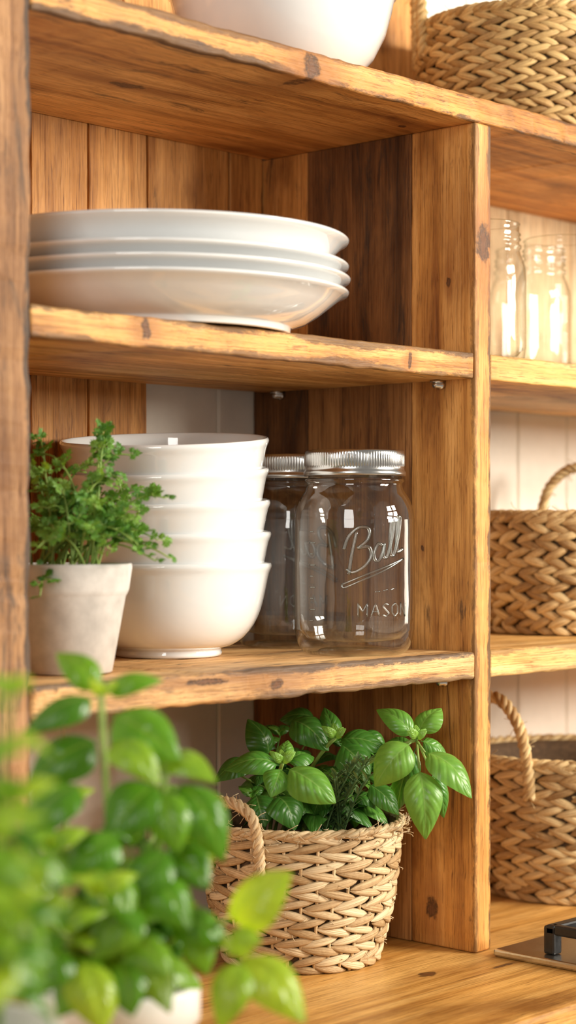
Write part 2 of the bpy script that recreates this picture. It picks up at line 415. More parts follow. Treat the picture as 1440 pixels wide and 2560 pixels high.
board('shelf', W_mid, su, -.5058, -.0003, .001, D, .512, .5352, 0, .0019, .002, 8)
board('shelf', W_low, su, -.5058, -.0003, -.001, D, .2445, .2693, 0, .0028, .003, 9)
board('shelf', W_right, su, .0238, .7798, .001, D, .512, .5352, 0, .0012, .002, 10)
board('shelf', W_right, su, .0238, .7798, .001, D, .2445, .2693, 0, .0012, .002, 11)
ex = [-.505, -.40, -.293, -.2268, -.1548, -.0473, -.0003]
for i in range(6):
    z0 = .2695 if i < 4 else .52
    board('back_board', W_back, su, ex[i]+.0009, ex[i+1]-.0009, D+.0005, D+.0135, z0, .762, 2, .0004, .0015, 20+i)
xx = -.5
while xx < .24:
    board('back_board', W_back, su, xx+.0006, min(.243, xx+.105)-.0006, D+.0005, D+.0135, .7645, 1.15, 2, .0003, .0015, 40+int(xx*50)); xx += .105
xx = .0242
while xx < .77:
    board('back_board', W_back2, su, xx+.0005, min(.7795, xx+.126)-.0005, D+.0005, D+.0135, .5125, .762, 2, .0003, .0012, 60+int(xx*50)); xx += .126
for (y, z) in ((.0375, .5078), (.2357, .5078), (.033, .2402)):
    mb = MB()
    tube(mb, [(.0, y, z), (-.004, y, z), (-.0045, y, z), (-.011, y, z)], [.0042, .0042, .0028, .0028], 14)
    box(mb, -.012, -.0005, y-.0045, y+.0045, z+.0022, z+.0038)
    mb.build('shelf_pin', M_pin, su)

# ------------------------------------------------------------------ crockery
def link_obj(o): COL.objects.link(o)
G = 'white plates stacked on the middle shelf'
R = .155
def plate_prof(h, fl=.0092):
    f = .0055
    return [(0, .003), (.100, .003), (.102, .0004), (.103, 0), (.107, 0), (.1082, .001), (.1085, f-.0008), (.1098, f), (.120, f+.0032), (.131, f+.0098), (.142, h*.70), (.1505, h*.90), (R, h-.0020), (R+.0008, h-.0006), (R-.0002, h+.0006), (R-.003, h), (.147, h*.86+.0014), (.138, h*.66+.002), (.126, f+.0110), (.112, fl+.001), (.10, fl), (0, fl)]
mb = MB(); lathe(mb, plate_prof(.034), seg=128); p0 = mb.build('dinner_plate', M_cer, recalc=True)
mb = MB(); lathe(mb, plate_prof(.043), seg=128); ptop = mb.build('dinner_plate', M_cer, recalc=True)
pc = Vector((-.2942, .0985, .5356))
plabs = ['lowest white plate of the stack, resting directly on the middle shelf', 'second white plate from the bottom of the stack on the middle shelf', 'third white plate from the bottom, just below the deep top plate', 'deep white plate on top of the stack on the middle shelf']
for i in range(4):
    o = p0 if i == 0 else (ptop if i == 3 else p0.copy())
    if i in (1, 2): link_obj(o)
    o.location = pc+Vector(((0, .001, .0, -.0005)[i], (0, -.001, .0, -.0005)[i], (0, .0108, .0214, .0330)[i]))
    tag(o, plabs[i], 'plate', G)

mb = MB(); H = .079; RB = .0886
bprof = [(.037, .003), (.039, .0003), (.045, 0), (.0466, .003), (.0458, .0066), (.0545, .0090), (.0655, .0162), (.0742, .027), (.0799, .040), (.0833, .0535), (.0858, .066), (.0871, .0712), (.0884, .0742), (.0893, .0772), (.0884, .0795), (.0870, .0796), (.0860, .0775), (.0852, .0720), (.0842, .064), (.0814, .0535), (.0778, .040), (.072, .0275), (.0635, .0172), (.047, .0112)]
lathe(mb, [(0, .003)]+smooth_prof(bprof, 2)+[(0, .0105)], seg=112)
b0 = mb.build('bowl', M_cer, recalc=True)
blabs = ['bottom white bowl of the five bowl stack, standing on the lower shelf', 'second white bowl from the bottom of the stack of five', 'middle white bowl of the stack of five', 'slightly tilted white bowl just beneath the topmost one', 'topmost white bowl of the stack, its opening uncovered']
bc = Vector((-.226, .158, .2696))
for i in range(5):
    o = b0 if i == 0 else b0.copy()
    if i: link_obj(o)
    tilt = (0, 1.4, 2.9, 4.5, 6.1)[i]; roll = (0, .3, .7, 1.4, .8)[i]
    q = Matrix.Rotation(math.radians(tilt), 3, RV) @ Matrix.Rotation(math.radians(-roll), 3, DV)
    o.location = bc
    o.rotation_euler = q.to_euler()
    bc = bc+(q @ Vector((0, 0, .0266)))
    tag(o, blabs[i], 'bowl', 'white bowls stacked on the lower shelf')

mb = MB()
lathe(mb, [(0, .003), (.045, .003), (.047, 0), (.052, 0), (.054, .003), (.066, .010), (.080, .024), (.090, .043), (.0955, .062), (.098, .076), (.1005, .078), (.102, .082), (.1005, .087), (.098, .088), (.0935, .076), (.091, .062), (.085, .044), (.076, .027), (.062, .014), (0, .009)], seg=112)
o = mb.build('mixing_bowl', M_cer, recalc=True); o.location = (-.139, .105, .7645)
tag(o, 'large white mixing bowl standing on the top shelf above the plates', 'bowl')

# ------------------------------------------------------------------ jars
def polyline_on(mb, r, strokes, th0, zc, s, slope, rad, curve=True):
    for st in strokes:
        pts2 = catmull([(a, b, 0) for a, b in st], 6) if curve and len(st) > 2 else [Vector((a, b, 0)) for a, b in st]
        if not curve:
            fine = []
            for a, b in zip(pts2[:-1], pts2[1:]):
                fine += [a+(b-a)*k/4 for k in range(4)]
            pts2 = fine+[pts2[-1]]
        pts = []
        for q in pts2:
            u = q.x*s; v = q.y*s + q.x*s*slope
            th = th0+u/r
            pts.append((math.cos(th)*r, math.sin(th)*r, zc+v))
        tube(mb, pts, rad, 8)
jr = .0525
jar = thing('mason_jar', 'clear glass preserving jar with silver screw lid and embossed lettering, nearest the front', 'jar', (-.0945, .060, .2698), 'lidded glass jars on the lower shelf')
mb = MB()
jprof = [(.030, .0035), (.035, .0006), (.041, 0), (.046, .0025), (.0502, .010), (.0522, .020), (jr, .030), (jr, .108), (.0521, .118), (.0506, .127), (.0473, .1352), (.0436, .1410), (.0416, .1455), (.0415, .148), (.0432, .1495), (.0432, .1515), (.0408, .153), (.0402, .157), (.0402, .1708)]
lathe(mb, [(0, .004)]+smooth_prof(jprof, 3), jar.location, 96)
lathe(mb, [(0, .0105), (.030, .0108), (.042, .0135), (.0485, .020), (.0512, .030)], jar.location, 96)
mb.build('glass_body', M_glass, jar)
lb = MB()
def knurl(r, z, i): return r + (.0006 if (i % 4 < 2 and .1630 < z < .1725) else 0)
lathe(lb, [(.0408, .1545), (.0440, .1545), (.0447, .1553), (.0446, .1580), (.0436, .1590), (.0433, .1605), (.0433, .1625), (.0434, .1635), (.0434, .1718), (.0435, .1738), (.0430, .1760), (.0415, .1768), (.0375, .1765), (.0370, .1752), (.0372, .1735), (.0408, .1735)], jar.location, 440, closed=True, rfun=knurl)
lid = lb.build('screw_lid', M_lid, jar, smooth=True, recalc=True)
lb = MB(); lathe(lb, [(0, .1722), (.0371, .1722), (.0371, .1752), (.034, .1758), (.031, .1752), (0, .1754)], jar.location, 64); lb.build('lid_disc', M_lid, lid, recalc=True)
near = math.atan2(-DV.y, -DV.x)
script = [[(.02, -.12), (.10, .4), (.24, 1.02)], [(-.12, .62), (.02, .95), (.3, 1.12), (.58, 1.0), (.55, .72), (.26, .55)], [(.26, .55), (.58, .5), (.64, .2), (.42, -.02), (.12, -.08), (-.05, .06)],
          [(1.0, .42), (.86, .5), (.74, .3), (.77, .08), (.9, .06), (1.02, .32), (1.05, .46), (1.02, .12), (1.12, .04)],
          [(1.12, .04), (1.3, .5), (1.38, .98), (1.29, 1.04), (1.24, .6), (1.26, .12), (1.36, .04)], [(1.36, .04), (1.54, .5), (1.62, .98), (1.53, 1.04), (1.48, .6), (1.5, .12), (1.72, .12)]]
swash = [[(-.18, -.34), (.4, -.26), (1.1, -.2), (1.75, -.16)], [(-.18, -.34), (-.1, -.44), (.4, -.37), (1.1, -.28), (1.75, -.16)]]
def shift(mb, loc):
    mb.v = [(x+loc.x, y+loc.y, z+loc.z) for x, y, z in mb.v]
mb = MB()
polyline_on(mb, jr+.0003, script, near-.14, .073, .0305, .28, .0015)
polyline_on(mb, jr+.0001, swash, near-.14, .073, .0305, .28, .0009)
bl = [[(0, 0), (0, 1), (.35, .35), (.7, 1), (.7, 0)], [(1.0, 0), (1.35, 1), (1.7, 0)], [(1.12, .38), (1.58, .38)], [(2.5, .85), (2.2, 1.0), (1.98, .78), (2.25, .5), (2.52, .25), (2.25, 0), (1.95, .15)], [(3.1, 1), (2.82, .75), (2.82, .25), (3.1, 0), (3.38, .25), (3.38, .75), (3.1, 1)], [(3.7, 0), (3.7, 1), (4.25, 0), (4.25, 1)]]
polyline_on(mb, jr-.0001, bl, near+.02, .034, .0112, .0, .0007, False)
polyline_on(mb, jr-.0001, [[(0, 0), (.6, 0)], [(1.0, 0), (1.5, .1)], [(1.9, 0), (2.4, .1)]], near+.30, .055, .008, .1, .0006, False)
shift(mb, jar.location); mb.build('embossed_lettering', M_emb, jar)
mb = MB()
for k in range(9):
    polyline_on(mb, jr+.0001, [[(0, 0), (.9 if k % 2 else .55, 0)]], near-.85, .030+k*.0095, .007, 0, .0006, False)
shift(mb, jar.location); mb.build('measuring_marks', M_emb, jar)
def copy_tree(o, parent=None):
    c = o.copy(); COL.objects.link(c)
    if parent: c.parent = parent
    for ch in [x for x in bpy.data.objects if x.parent == o]: copy_tree(ch, c)
    return c
j2 = copy_tree(jar); j2.location = (-.0565, .172, .2698); j2.rotation_euler.z = 2.4
j2['label'] = 'clear glass jar with silver screw lid, half hidden between the bowls and the front jar'

mb = MB(); q = .0385
lathe(mb, [(0, .003), (.026, .003), (.031, 0), (.034, .001), (.0372, .008), (q, .018), (q, .084), (.0378, .093), (.0355, .101), (.0330, .107), (.0322, .111), (.0338, .1128), (.0338, .1148), (.0320, .1165), (.0316, .119), (.0336, .1212), (.0316, .1235), (.0336, .1258), (.0316, .1282), (.0318, .1345), (.0328, .1358), (.0318, .1370), (.0300, .1362)], seg=80)
lathe(mb, [(0, .0085), (.030, .009), (.036, .016)], seg=80)
g0 = mb.build('glass_jar', M_glass2)
for i, (x, y, l, s, sz) in enumerate([(.122, .08, 'open clear glass jar half hidden by the divider on the right shelf', 1, 1), (.340, .185, 'blurred open glass jar standing behind the two front ones on the right shelf', 1.15, 1.06), (.256, .085, 'open clear glass jar at the right border of the photo, on the right shelf', 1.2, 1.0)]):
    o = g0 if i == 0 else g0.copy()
    if i: link_obj(o)
    o.location = (x, y, .5355); o.scale = (s, s, sz)
    tag(o, l, 'jar', 'open glass jars on the right shelf')

# ------------------------------------------------------------------ baskets
def basket(name, label, loc, rb, rt, h, rows, n, bulge, mat, handles, thick=.004, ropeR=.0042, slant=.42, fill=.62, frays=0, seed=1, flat=.62, over=1.42, rimn=1.0, stakes=0, jit=.07):
    rnd = random.Random(seed)
    c = Vector(loc); t = thing(name, label, 'basket', loc)
    def Rr(s): return rb+(rt-rb)*s+bulge*math.sin(PI*min(1, max(0, s)))
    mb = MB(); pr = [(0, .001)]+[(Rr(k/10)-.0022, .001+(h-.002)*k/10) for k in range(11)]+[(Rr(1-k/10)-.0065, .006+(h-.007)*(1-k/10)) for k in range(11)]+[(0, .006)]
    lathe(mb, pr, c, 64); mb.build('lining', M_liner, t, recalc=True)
    mb = MB(); rh = h/rows
    for j in range(rows):
        dr = 1 if j % 2 else -1
        for i in range(n):
            th = 2*PI*(i+(.5 if (j//2) % 2 else 0)+rnd.uniform(-jit, jit))/n
            zc = (j+.5)*rh+rnd.uniform(-jit, jit)*rh; a = over*PI/n*rnd.uniform(.90, 1.10)
            vs = []; fs = []; rib = []; vein = []; K = 9; S = 10
            sh = rnd.random(); sl = slant*rnd.uniform(1-2.6*jit, 1+2.6*jit); tw = rnd.uniform(.9, 1.08); bu = rnd.uniform(.4, .7)
            for k in range(K+1):
                u = -1+2*k/K; z = zc+dr*u*rh*sl; s = z/h
                r = Rr(s); thk = th+u*a
                er = Vector((math.cos(thk), math.sin(thk), 0)); et = Vector((-math.sin(thk), math.cos(thk), 0))
                al = (et*(r*a)+Vector((0, 0, dr*rh*sl))).normalized(); up = er.cross(al).normalized()
                pc_ = c+er*(r+thick*(bu-.95*abs(u)**2.2*(1 if u > 0 else .45)))+Vector((0, 0, z))
                e = max(.05, 1-abs(u)**2.8)**.6
                wv = rh*fill*e*tw; wt = thick*flat*(.35+.65*e)
                for q_ in range(S):
                    b_ = 2*PI*q_/S; cb = math.cos(b_); sb = math.sin(b_)
                    vs.append(pc_+up*(wv*cb)+er*(wt*math.copysign(abs(sb)**.7, sb))); rib.append(abs(cb)); vein.append(cb*.5)
            for k in range(K):
                for q_ in range(S):
                    l = (q_+1) % S; fs.append((k*S+q_, k*S+l, (k+1)*S+l, (k+1)*S+q_))
            mb.add(vs, fs, sh, rib, vein)
    for i in range(stakes):
        th = 2*PI*(i+.5)/stakes; e = Vector((math.cos(th), math.sin(th), 0))
        tube(mb, [c+e*(Rr(k/8)+.0002)+Vector((0, 0, h*k/8)) for k in range(9)], .0016, 6, rnd.uniform(.3, .7))
    for k in range(frays//2):
        th = rnd.uniform(0, 2*PI); s = rnd.uniform(.05, .95); e = Vector((math.cos(th), math.sin(th), 0)); et = Vector((-e.y, e.x, 0))
        p = c+e*(Rr(s)+thick*.6)+Vector((0, 0, h*s)); p2 = p+e*rnd.uniform(.001, .005)+et*rnd.uniform(-.012, .012)+Vector((0, 0, rnd.uniform(-.006, .006)))
        tube(mb, [p, (p+p2)/2+e*.002, p2], .0003, 4, .9)
    mb.v = [(x, y, max(z, c.z+.0003)) for x, y, z in mb.v]
    mb.build('woven_side', mat, t)
    mb = MB(); NT = int(n*rimn)
    for ph in range(3):
        pts = []
        for k in range(NT*8):
            th = 2*PI*k/(NT*8); a = round(NT/2)*th+2*PI*ph/3
            rr = rt+.0005+ropeR*.8*math.cos(a)+rnd.uniform(-.0003, .0003); pts.append(c+Vector((rr*math.cos(th), rr*math.sin(th), h-.001+ropeR*.8*math.sin(a)+rnd.uniform(-.0003, .0003))))
        tube(mb, pts, ropeR, 6, rnd.uniform(.3, .8), closed=True)
    for k in range(frays):
        th = rnd.uniform(0, 2*PI); e = Vector((math.cos(th), math.sin(th), 0)); et = Vector((-e.y, e.x, 0))
        p = c+e*(rt+.002)+Vector((0, 0, h+rnd.uniform(-.01, .005)))
        p2 = p+e*rnd.uniform(.002, .01)+et*rnd.uniform(-.014, .014)+Vector((0, 0, rnd.uniform(-.004, .012)))
        tube(mb, catmull([p, (p+p2)/2+e*.003, p2], 3), .00035, 4, .9)
    mb.build('rim', mat, t)
    for (a1, a2, hh, out, rr) in handles:
        mb = MB()
        def rp(a, ex, z): return c+Vector((math.cos(a)*(rt+ex), math.sin(a)*(rt+ex), h+z))
        am = (a1+a2)/2
        path = catmull([rp(a1, .006, -.035), rp(a1, .0075, -.012), rp(a1+(a2-a1)*.08, out*.5+.004, hh*.5), rp(a1+(a2-a1)*.28, out, hh*.92), rp(am, out*1.1, hh), rp(a1+(a2-a1)*.72, out, hh*.92), rp(a1+(a2-a1)*.92, out*.5+.004, hh*.5), rp(a2, .0075, -.012), rp(a2, .006, -.035)], 10)
        fr = frames(path); ln = 0; acc = [0]
        for i in range(1, len(path)): ln += (path[i]-path[i-1]).length; acc.append(ln)
        for ph in range(3):
            pts = []
            for p_, (t_, n_, b_), s_ in zip(path, fr, acc):
                a = s_/(rr*5.5)*2*PI+2*PI*ph/3
                pts.append(p_+(n_*math.cos(a)+b_*math.sin(a))*(rr*.85+rnd.uniform(-.0002, .0002)))
            tube(mb, pts, rr*.74, 6, rnd.uniform(.3, .95))
        for k in range(frays//3):
            p = path[rnd.randrange(len(path))]; e = Vector((rnd.uniform(-1, 1), rnd.uniform(-1, 1), rnd.uniform(-1, 1)))*.012
            tube(mb, [p, p+e*.6, p+e+Vector((0, 0, -.002))], .0003, 4, .9)
        mb.build('handle', mat, t)
    return t
rgt = lambda deg: near+math.radians(deg)   # angle round a basket, measured rightwards from the side nearest the viewer
bk = Vector((-.1140, .106, .0003))
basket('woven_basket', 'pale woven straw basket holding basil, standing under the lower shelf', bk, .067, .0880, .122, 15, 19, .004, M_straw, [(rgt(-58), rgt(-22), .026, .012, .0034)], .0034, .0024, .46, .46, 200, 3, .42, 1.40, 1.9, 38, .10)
basket('woven_basket', 'chunky braided straw basket on the right shelf above the worktop', (.3325, .125, .2698), .090, .106, .122, 14, 33, .006, M_straw1, [(rgt(190), rgt(138), .055, .004, .0040)], .0060, .0040, .70, .56, 160, 4, .70, 1.42, 1.2, 0, .14)
basket('woven_basket', 'large straw basket with rope handle standing on the worktop right of the divider', (.325, .112, .0003), .098, .122, .143, 17, 33, .007, M_straw1, [(rgt(-70), rgt(-31), .066, .013, .0043), (rgt(118), rgt(160), .066, .013, .0043)], .0048, .0036, .66, .53, 130, 5, .64, 1.48, 1.3, 0, .12)
basket('woven_basket', 'golden herringbone seagrass basket standing on the top shelf', (.253, .128, .7645), .088, .106, .128, 18, 35, .012, M_straw2, [(rgt(-104), rgt(-74), .07, .008, .0044)], .0038, .0032, .64, .53, 80, 6, .58, 1.5, 1.3, 0, .10)

# ------------------------------------------------------------------ plants
def add_leaf(mb, base, tip, nrm, wr=.6, arch=.12, curl=.35, shade=.5, nu=14, m=5, puck=.022, petiole=.08, vk=6.0):
    base = Vector(base); tip = Vector(tip); ax = tip-base; L = ax.length
    if L < 1e-5: return
    e1 = ax/L; side = e1.cross(nrm)
    if side.length < 1e-4: side = e1.orthogonal()
    side.normalize(); n = side.cross(e1)
    vs = []; fs = []; rib = []; vein = []
    for i in range(nu+1):
        u = i/nu; uu = max(0, (u-petiole)/(1-petiole))
        w = wr*L*.5*((uu**.58)*((1-uu)**1.0)/.372)+.0005
        cen = base+e1*(L*u)+n*(arch*L*math.sin(PI*u)-arch*1.1*L*u**2.2)
        for j in range(-m, m+1):
            v = j/m; av = abs(v)
            off = w*(.50*av-curl*2*v*v)+puck*L*math.sin(2*PI*(u*vk-av*1.9)-PI/2)*av*(1.1-av)*1.2
            vs.append(cen+side*(w*v)+n*off); rib.append(av); vein.append(u*vk-av*1.9+8.5)
    S = 2*m+1
    for i in range(nu):
        for j in range(S-1): fs.append((i*S+j, i*S+j+1, (i+1)*S+j+1, (i+1)*S+j))
    mb.add(vs, fs, shade, rib, vein)
def bez(p0, p1, p2, n=12):
    return [p0*(1-t)**2+p1*2*t*(1-t)+p2*t*t for t in [i/n for i in range(n+1)]]
UP = Vector((0, 0, 1))
cl = lambda x: min(1, max(0, x))
def basil_stem(lm, sm, p0, p2, rnd, L=.05, nodes=3, r0=.0022, t0=.4, bright=.0):
    p1 = Vector((p0.x*.55+p2.x*.45, p0.y*.55+p2.y*.45, (p0.z+p2.z)/2+(p2.z-p0.z)*.18))
    path = bez(p0, p1, p2); tube(sm, path, [r0*(1-.55*i/12) for i in range(13)], 6, rnd.random())
    a0 = rnd.uniform(0, PI)
    for k in range(nodes):
        t = t0+(1-t0)*k/max(1, nodes-.0)
        q = path[min(12, int(t*12))]; a = a0+k*PI/2
        l = L*(1.0-.18*k)*rnd.uniform(.8, 1.12)
        for s in (0, PI):
            dr = Vector((math.cos(a+s), math.sin(a+s), rnd.uniform(-.55, .45))).normalized()
            nr = (UP*1.0+dr*-.2-DV*.35+Vector((rnd.uniform(-.3, .3), rnd.uniform(-.3, .3), 0))).normalized()
            add_leaf(lm, q, q+dr*l, nr, rnd.uniform(.56, .70), rnd.uniform(.12, .28), rnd.uniform(.35, .6), cl(rnd.uniform(.05, .85)+bright))
            tube(sm, [q, q+dr*l*.12], .0009, 5, .5)
    for k in range(5):
        a = a0+nodes*PI/2+k*1.3; l = L*(.58-.09*k)
        dr = Vector((math.cos(a), math.sin(a), .55+.22*k)).normalized()
        add_leaf(lm, p2, p2+dr*l, (UP-DV*.5-dr*.3).normalized(), .54, .18, .4, cl(rnd.uniform(.45, .95)+bright))
def kl(lm, b, t, wpx, z, rnd, sh, dz=-.02, tilt=0):
    """one leaf between two points of the plant; dz = how far its tip leans towards the viewer"""
    q = P(b[0], b[1], z); e = P(t[0], t[1], z+dz)
    wr = wpx/max(1, math.hypot(t[0]-b[0], t[1]-b[1]))*1.12
    nn = (-DV*.70+UP*.80+RV*tilt+Vector((rnd.uniform(-.3, .3), rnd.uniform(-.3, .3), 0))).normalized()
    add_leaf(lm, q, e, nn, wr, rnd.uniform(.10, .2), rnd.uniform(.36, .56), cl(sh+rnd.uniform(-.06, .06)), 30, 6, .013)
def sprout(lm, node, z, rnd, n=5, L=.014):
    q = P(node[0], node[1], z)
    for k in range(n):
        a = k*1.35+rnd.random()*.4; dr = (RV*math.cos(a)+DV*math.sin(a)*.6+UP*.9-DV*.25).normalized()
        add_leaf(lm, q, q+dr*L*rnd.uniform(.8, 1.2), (-DV+UP*.4).normalized(), .5, .14, .3, rnd.uniform(.85, 1.0), 8, 3)

# --- basil in the basket
rnd = random.Random(21)
bp = thing('basil_plant', 'dark green basil with thin rosemary sprigs growing out of the pale straw basket', 'plant', bk+Vector((0, 0, .0065)))
lm = MB(); sm = MB()
soilz = .098
mb = MB(); lathe(mb, [(0, .0075), (.052, .0075), (.070, soilz-.004), (.066, soilz), (0, soilz+.003)], Vector((bk.x, bk.y, 0)), 48); mb.build('root_ball', M_soil, bp, recalc=True)
def soil_pt(cx, cy, z, r):
    a = rnd.uniform(0, 2*PI); q = r*math.sqrt(rnd.random()); return Vector((cx+q*math.cos(a), cy+q*math.sin(a), z))
for (x, y, z) in [(660, 1870, 1.72), (760, 1865, 1.73), (860, 1870, 1.72), (930, 1900, 1.69), (600, 1940, 1.67), (880, 1920, 1.75), (700, 1980, 1.66), (800, 1960, 1.68), (950, 1965, 1.67), (630, 1995, 1.65), (860, 1990, 1.66), (740, 2010, 1.64), (700, 1840, 1.74), (900, 1860, 1.73), (970, 1990, 1.68), (820, 2010, 1.64)]:
    basil_stem(lm, sm, soil_pt(bk.x, bk.y, soilz, .045), P(x, y, z), rnd, .038, 3, .0018, .5, bright=-.14)
for nd, z in (((1042, 1848), 1.62), ((706, 1908), 1.60), ((838, 1845), 1.65)):
    sprout(lm, nd, z, rnd, 6, .013)
    q = P(nd[0], nd[1], z); p0 = soil_pt(bk.x, bk.y, soilz, .03)
    tube(sm, bez(p0, Vector(((p0.x+q.x)/2, (p0.y+q.y)/2, q.z*.75+p0.z*.25)), q), .0018, 6, .6)
for b, t, w, z, s, dz in [((1036, 1842), (946, 1764), 58, 1.63, .62, .01), ((1046, 1836), (1097, 1762), 72, 1.645, .7, .01), ((1028, 1856), (934, 1958), 92, 1.60, .72, -.01), ((1062, 1880), (1188, 1978), 98, 1.60, .74, -.02), ((1048, 1920), (1068, 2092), 88, 1.59, .72, -.02), ((1078, 1930), (1118, 2045), 50, 1.62, .5, 0), ((1052, 1852), (1128, 1890), 50, 1.64, .55, .01), ((1020, 1862), (960, 1850), 40, 1.65, .4, .02), ((1040, 1870), (985, 2030), 60, 1.64, .35, .01),
        ((700, 1912), (566, 1908), 66, 1.60, .40, -.01), ((708, 1902), (717, 1846), 38, 1.61, .62, .01), ((716, 1920), (840, 1998), 92, 1.58, .68, -.02), ((702, 1922), (680, 1984), 52, 1.585, .6, -.02), ((714, 1908), (786, 1880), 50, 1.62, .45, .02),
        ((672, 1890), (632, 1794), 84, 1.69, .22, 0), ((725, 1800), (822, 1862), 78, 1.67, .3, -.02), ((838, 1852), (812, 1766), 50, 1.66, .45, .01), ((790, 1795), (700, 1790), 60, 1.71, .2, 0), ((845, 1850), (965, 1862), 70, 1.67, .35, -.01), ((850, 1860), (925, 1930), 80, 1.66, .3, -.02), ((632, 1905), (534, 1940), 70, 1.65, .2, -.01), ((690, 1990), (742, 2062), 84, 1.62, .26, -.02), ((640, 1985), (660, 2060), 70, 1.62, .18, -.02), ((905, 1830), (975, 1880), 60, 1.69, .25, 0), ((820, 1960), (780, 2040), 56, 1.63, .2, 0), ((920, 1960), (1000, 2030), 60, 1.63, .38, -.01)]:
    kl(lm, b, t, w, z, rnd, s, dz)
for b, t in (((1040, 1850), (1062, 1880)), ((1042, 1855), (1048, 1920)), ((1045, 1855), (1078, 1930))):
    tube(sm, [P(b[0], b[1], 1.62), P(t[0], t[1], 1.605)], .0011, 5, .7)
lm.build('leaves', M_basil, bp); sm.build('stems', M_stem, bp)
lm = MB()
for k in range(8):
    p0 = Vector((bk.x-.003+rnd.uniform(-.012, .012), bk.y-.032+rnd.uniform(-.01, .01), soilz))
    p2 = P(rnd.uniform(835, 930), rnd.uniform(1900, 1980), 1.615)
    pa = bez(p0, Vector((p0.x*.6+p2.x*.4, p0.y*.6+p2.y*.4, p0.z*.35+p2.z*.65)), p2, 14); tube(lm, pa, .0009, 5, .5)
    for i in range(3, 15):
        for s in range(4):
            a = rnd.uniform(0, 2*PI); dr = (Vector((math.cos(a), math.sin(a), .9))).normalized()
            add_leaf(lm, pa[i], pa[i]+dr*rnd.uniform(.009, .015), UP, .13, .05, .1, rnd.random(), 3, 1, 0)
o = lm.build('rosemary_sprigs', M_needle, bp); o['label'] = 'thin grey green needled rosemary sprigs'

# --- leafy herb in the clay pot
rnd = random.Random(5)
hc = Vector((-.411, .074, .2696))
hp = thing('potted_herb', 'bushy small leaved green herb in a whitewashed clay pot on the lower shelf', 'potted plant', hc)
mb = MB(); lathe(mb, [(0, .002), (.031, .002), (.033, 0), (.0345, .001), (.0448, .058), (.0458, .0595), (.0466, .0612), (.0473, .0632), (.0497, .080), (.0492, .0825), (.0465, .0825), (.0450, .068), (.0405, .055), (.032, .006), (0, .006)], hc, 80); mb.build('pot', M_pot, hp, recalc=True)
mb = MB(); lathe(mb, [(0, .062), (.0415, .062), (.044, .072), (0, .075)], hc, 40); mb.build('soil', M_soil, hp, recalc=True)
lm = MB(); sm = MB()
def leaflet(p, dr, nr, s, sh):
    side = dr.cross(nr).normalized(); n = side.cross(dr)
    vs = [p+dr*s*.5+n*s*.1, p]; rib = [0.02, .3]
    prof_ = [(-.14, .26), (-.48, .40), (-.32, .54), (-.56, .80), (-.29, .78), (-.24, 1.04), (-.09, .93), (0, 1.16), (.09, .93), (.24, 1.04), (.29, .78), (.56, .80), (.32, .54), (.48, .40), (.14, .26)]
    for x, y in prof_:
        vs.append(p+dr*(s*y)+side*(s*x)+n*(s*(.18*abs(x)-.3*x*x)+rnd.uniform(-.08, .08)*s)); rib.append(1)
    K = len(prof_)
    fs = [(0, 2+k, 3+k) for k in range(K-1)]+[(0, 1, 2), (0, K+1, 1)]
    lm.add(vs, fs, sh, rib)
def frond(p, dr, s, sh):
    nr = (UP*.7-DV*.6+Vector((rnd.uniform(-.6, .6), rnd.uniform(-.6, .6), rnd.uniform(-.3, .3)))).normalized()
    side = dr.cross(nr).normalized()
    tube(sm, [p, p+dr*s*.8], .0004, 4, .7, cap=False)
    b = p+dr*s*.62
    leaflet(b, dr, nr, s, sh)
    for q in (-1, 1): leaflet(p+dr*s*.48, (dr*.5+side*q).normalized(), nr, s*.84, sh)
tips = [(95, 1105, 1.46), (258, 1082, 1.44), (330, 1140, 1.45), (300, 1195, 1.42), (412, 1245, 1.42), (424, 1395, 1.40), (395, 1350, 1.41), (140, 1215, 1.43), (120, 1270, 1.40), (205, 1255, 1.42), (280, 1290, 1.40), (100, 1490, 1.37), (350, 1280, 1.43), (330, 1350, 1.39), (60, 1180, 1.45), (20, 1250, 1.44), (85, 1380, 1.36), (175, 1310, 1.38), (245, 1165, 1.45), (230, 1330, 1.37), (140, 1345, 1.37), (300, 1250, 1.47), (380, 1230, 1.46), (30, 1330, 1.4), (270, 1370, 1.38), (105, 1190, 1.43), (90, 1230, 1.42), (385, 1400, 1.39), (95, 1140, 1.45), (360, 1330, 1.41), (320, 1300, 1.40), (262, 1120, 1.445), (265, 1210, 1.43)]
for i in range(14): tips.append((rnd.uniform(60, 350), rnd.uniform(1250, 1380), rnd.uniform(1.37, 1.49)))
for tp in tips:
    p2 = P(*tp); a = rnd.uniform(0, 2*PI); q = .03*math.sqrt(rnd.random()); p0 = hc+Vector((q*math.cos(a), q*math.sin(a), .073))
    pm = Vector((p0.x*.6+p2.x*.4, p0.y*.6+p2.y*.4, max(p0.z, p2.z)*.5+p2.z*.5+(.012 if p2.z > p0.z+.03 else .03)))
    if p2.x < -.498: p2.x = -.495
    pa = bez(p0, pm, p2, 16); tube(sm, pa, [.0012*(1-.5*i/16) for i in range(17)], 5, rnd.uniform(.4, 1))
    sh = rnd.uniform(.2, .85)
    for k in range(6, 17):
        if rnd.random() < .2 and k < 16: continue
        t = (pa[k]-pa[k-1]).normalized(); a = k*2.4+rnd.random()
        dr = (t*.85+Vector((math.cos(a), math.sin(a), .35))).normalized()
        frond(pa[k], dr, rnd.uniform(.0050, .0086), cl(sh+rnd.uniform(-.2, .3)))
lm.build('leaves', M_herb, hp, smooth=False); sm.build('stems', M_stem, hp)

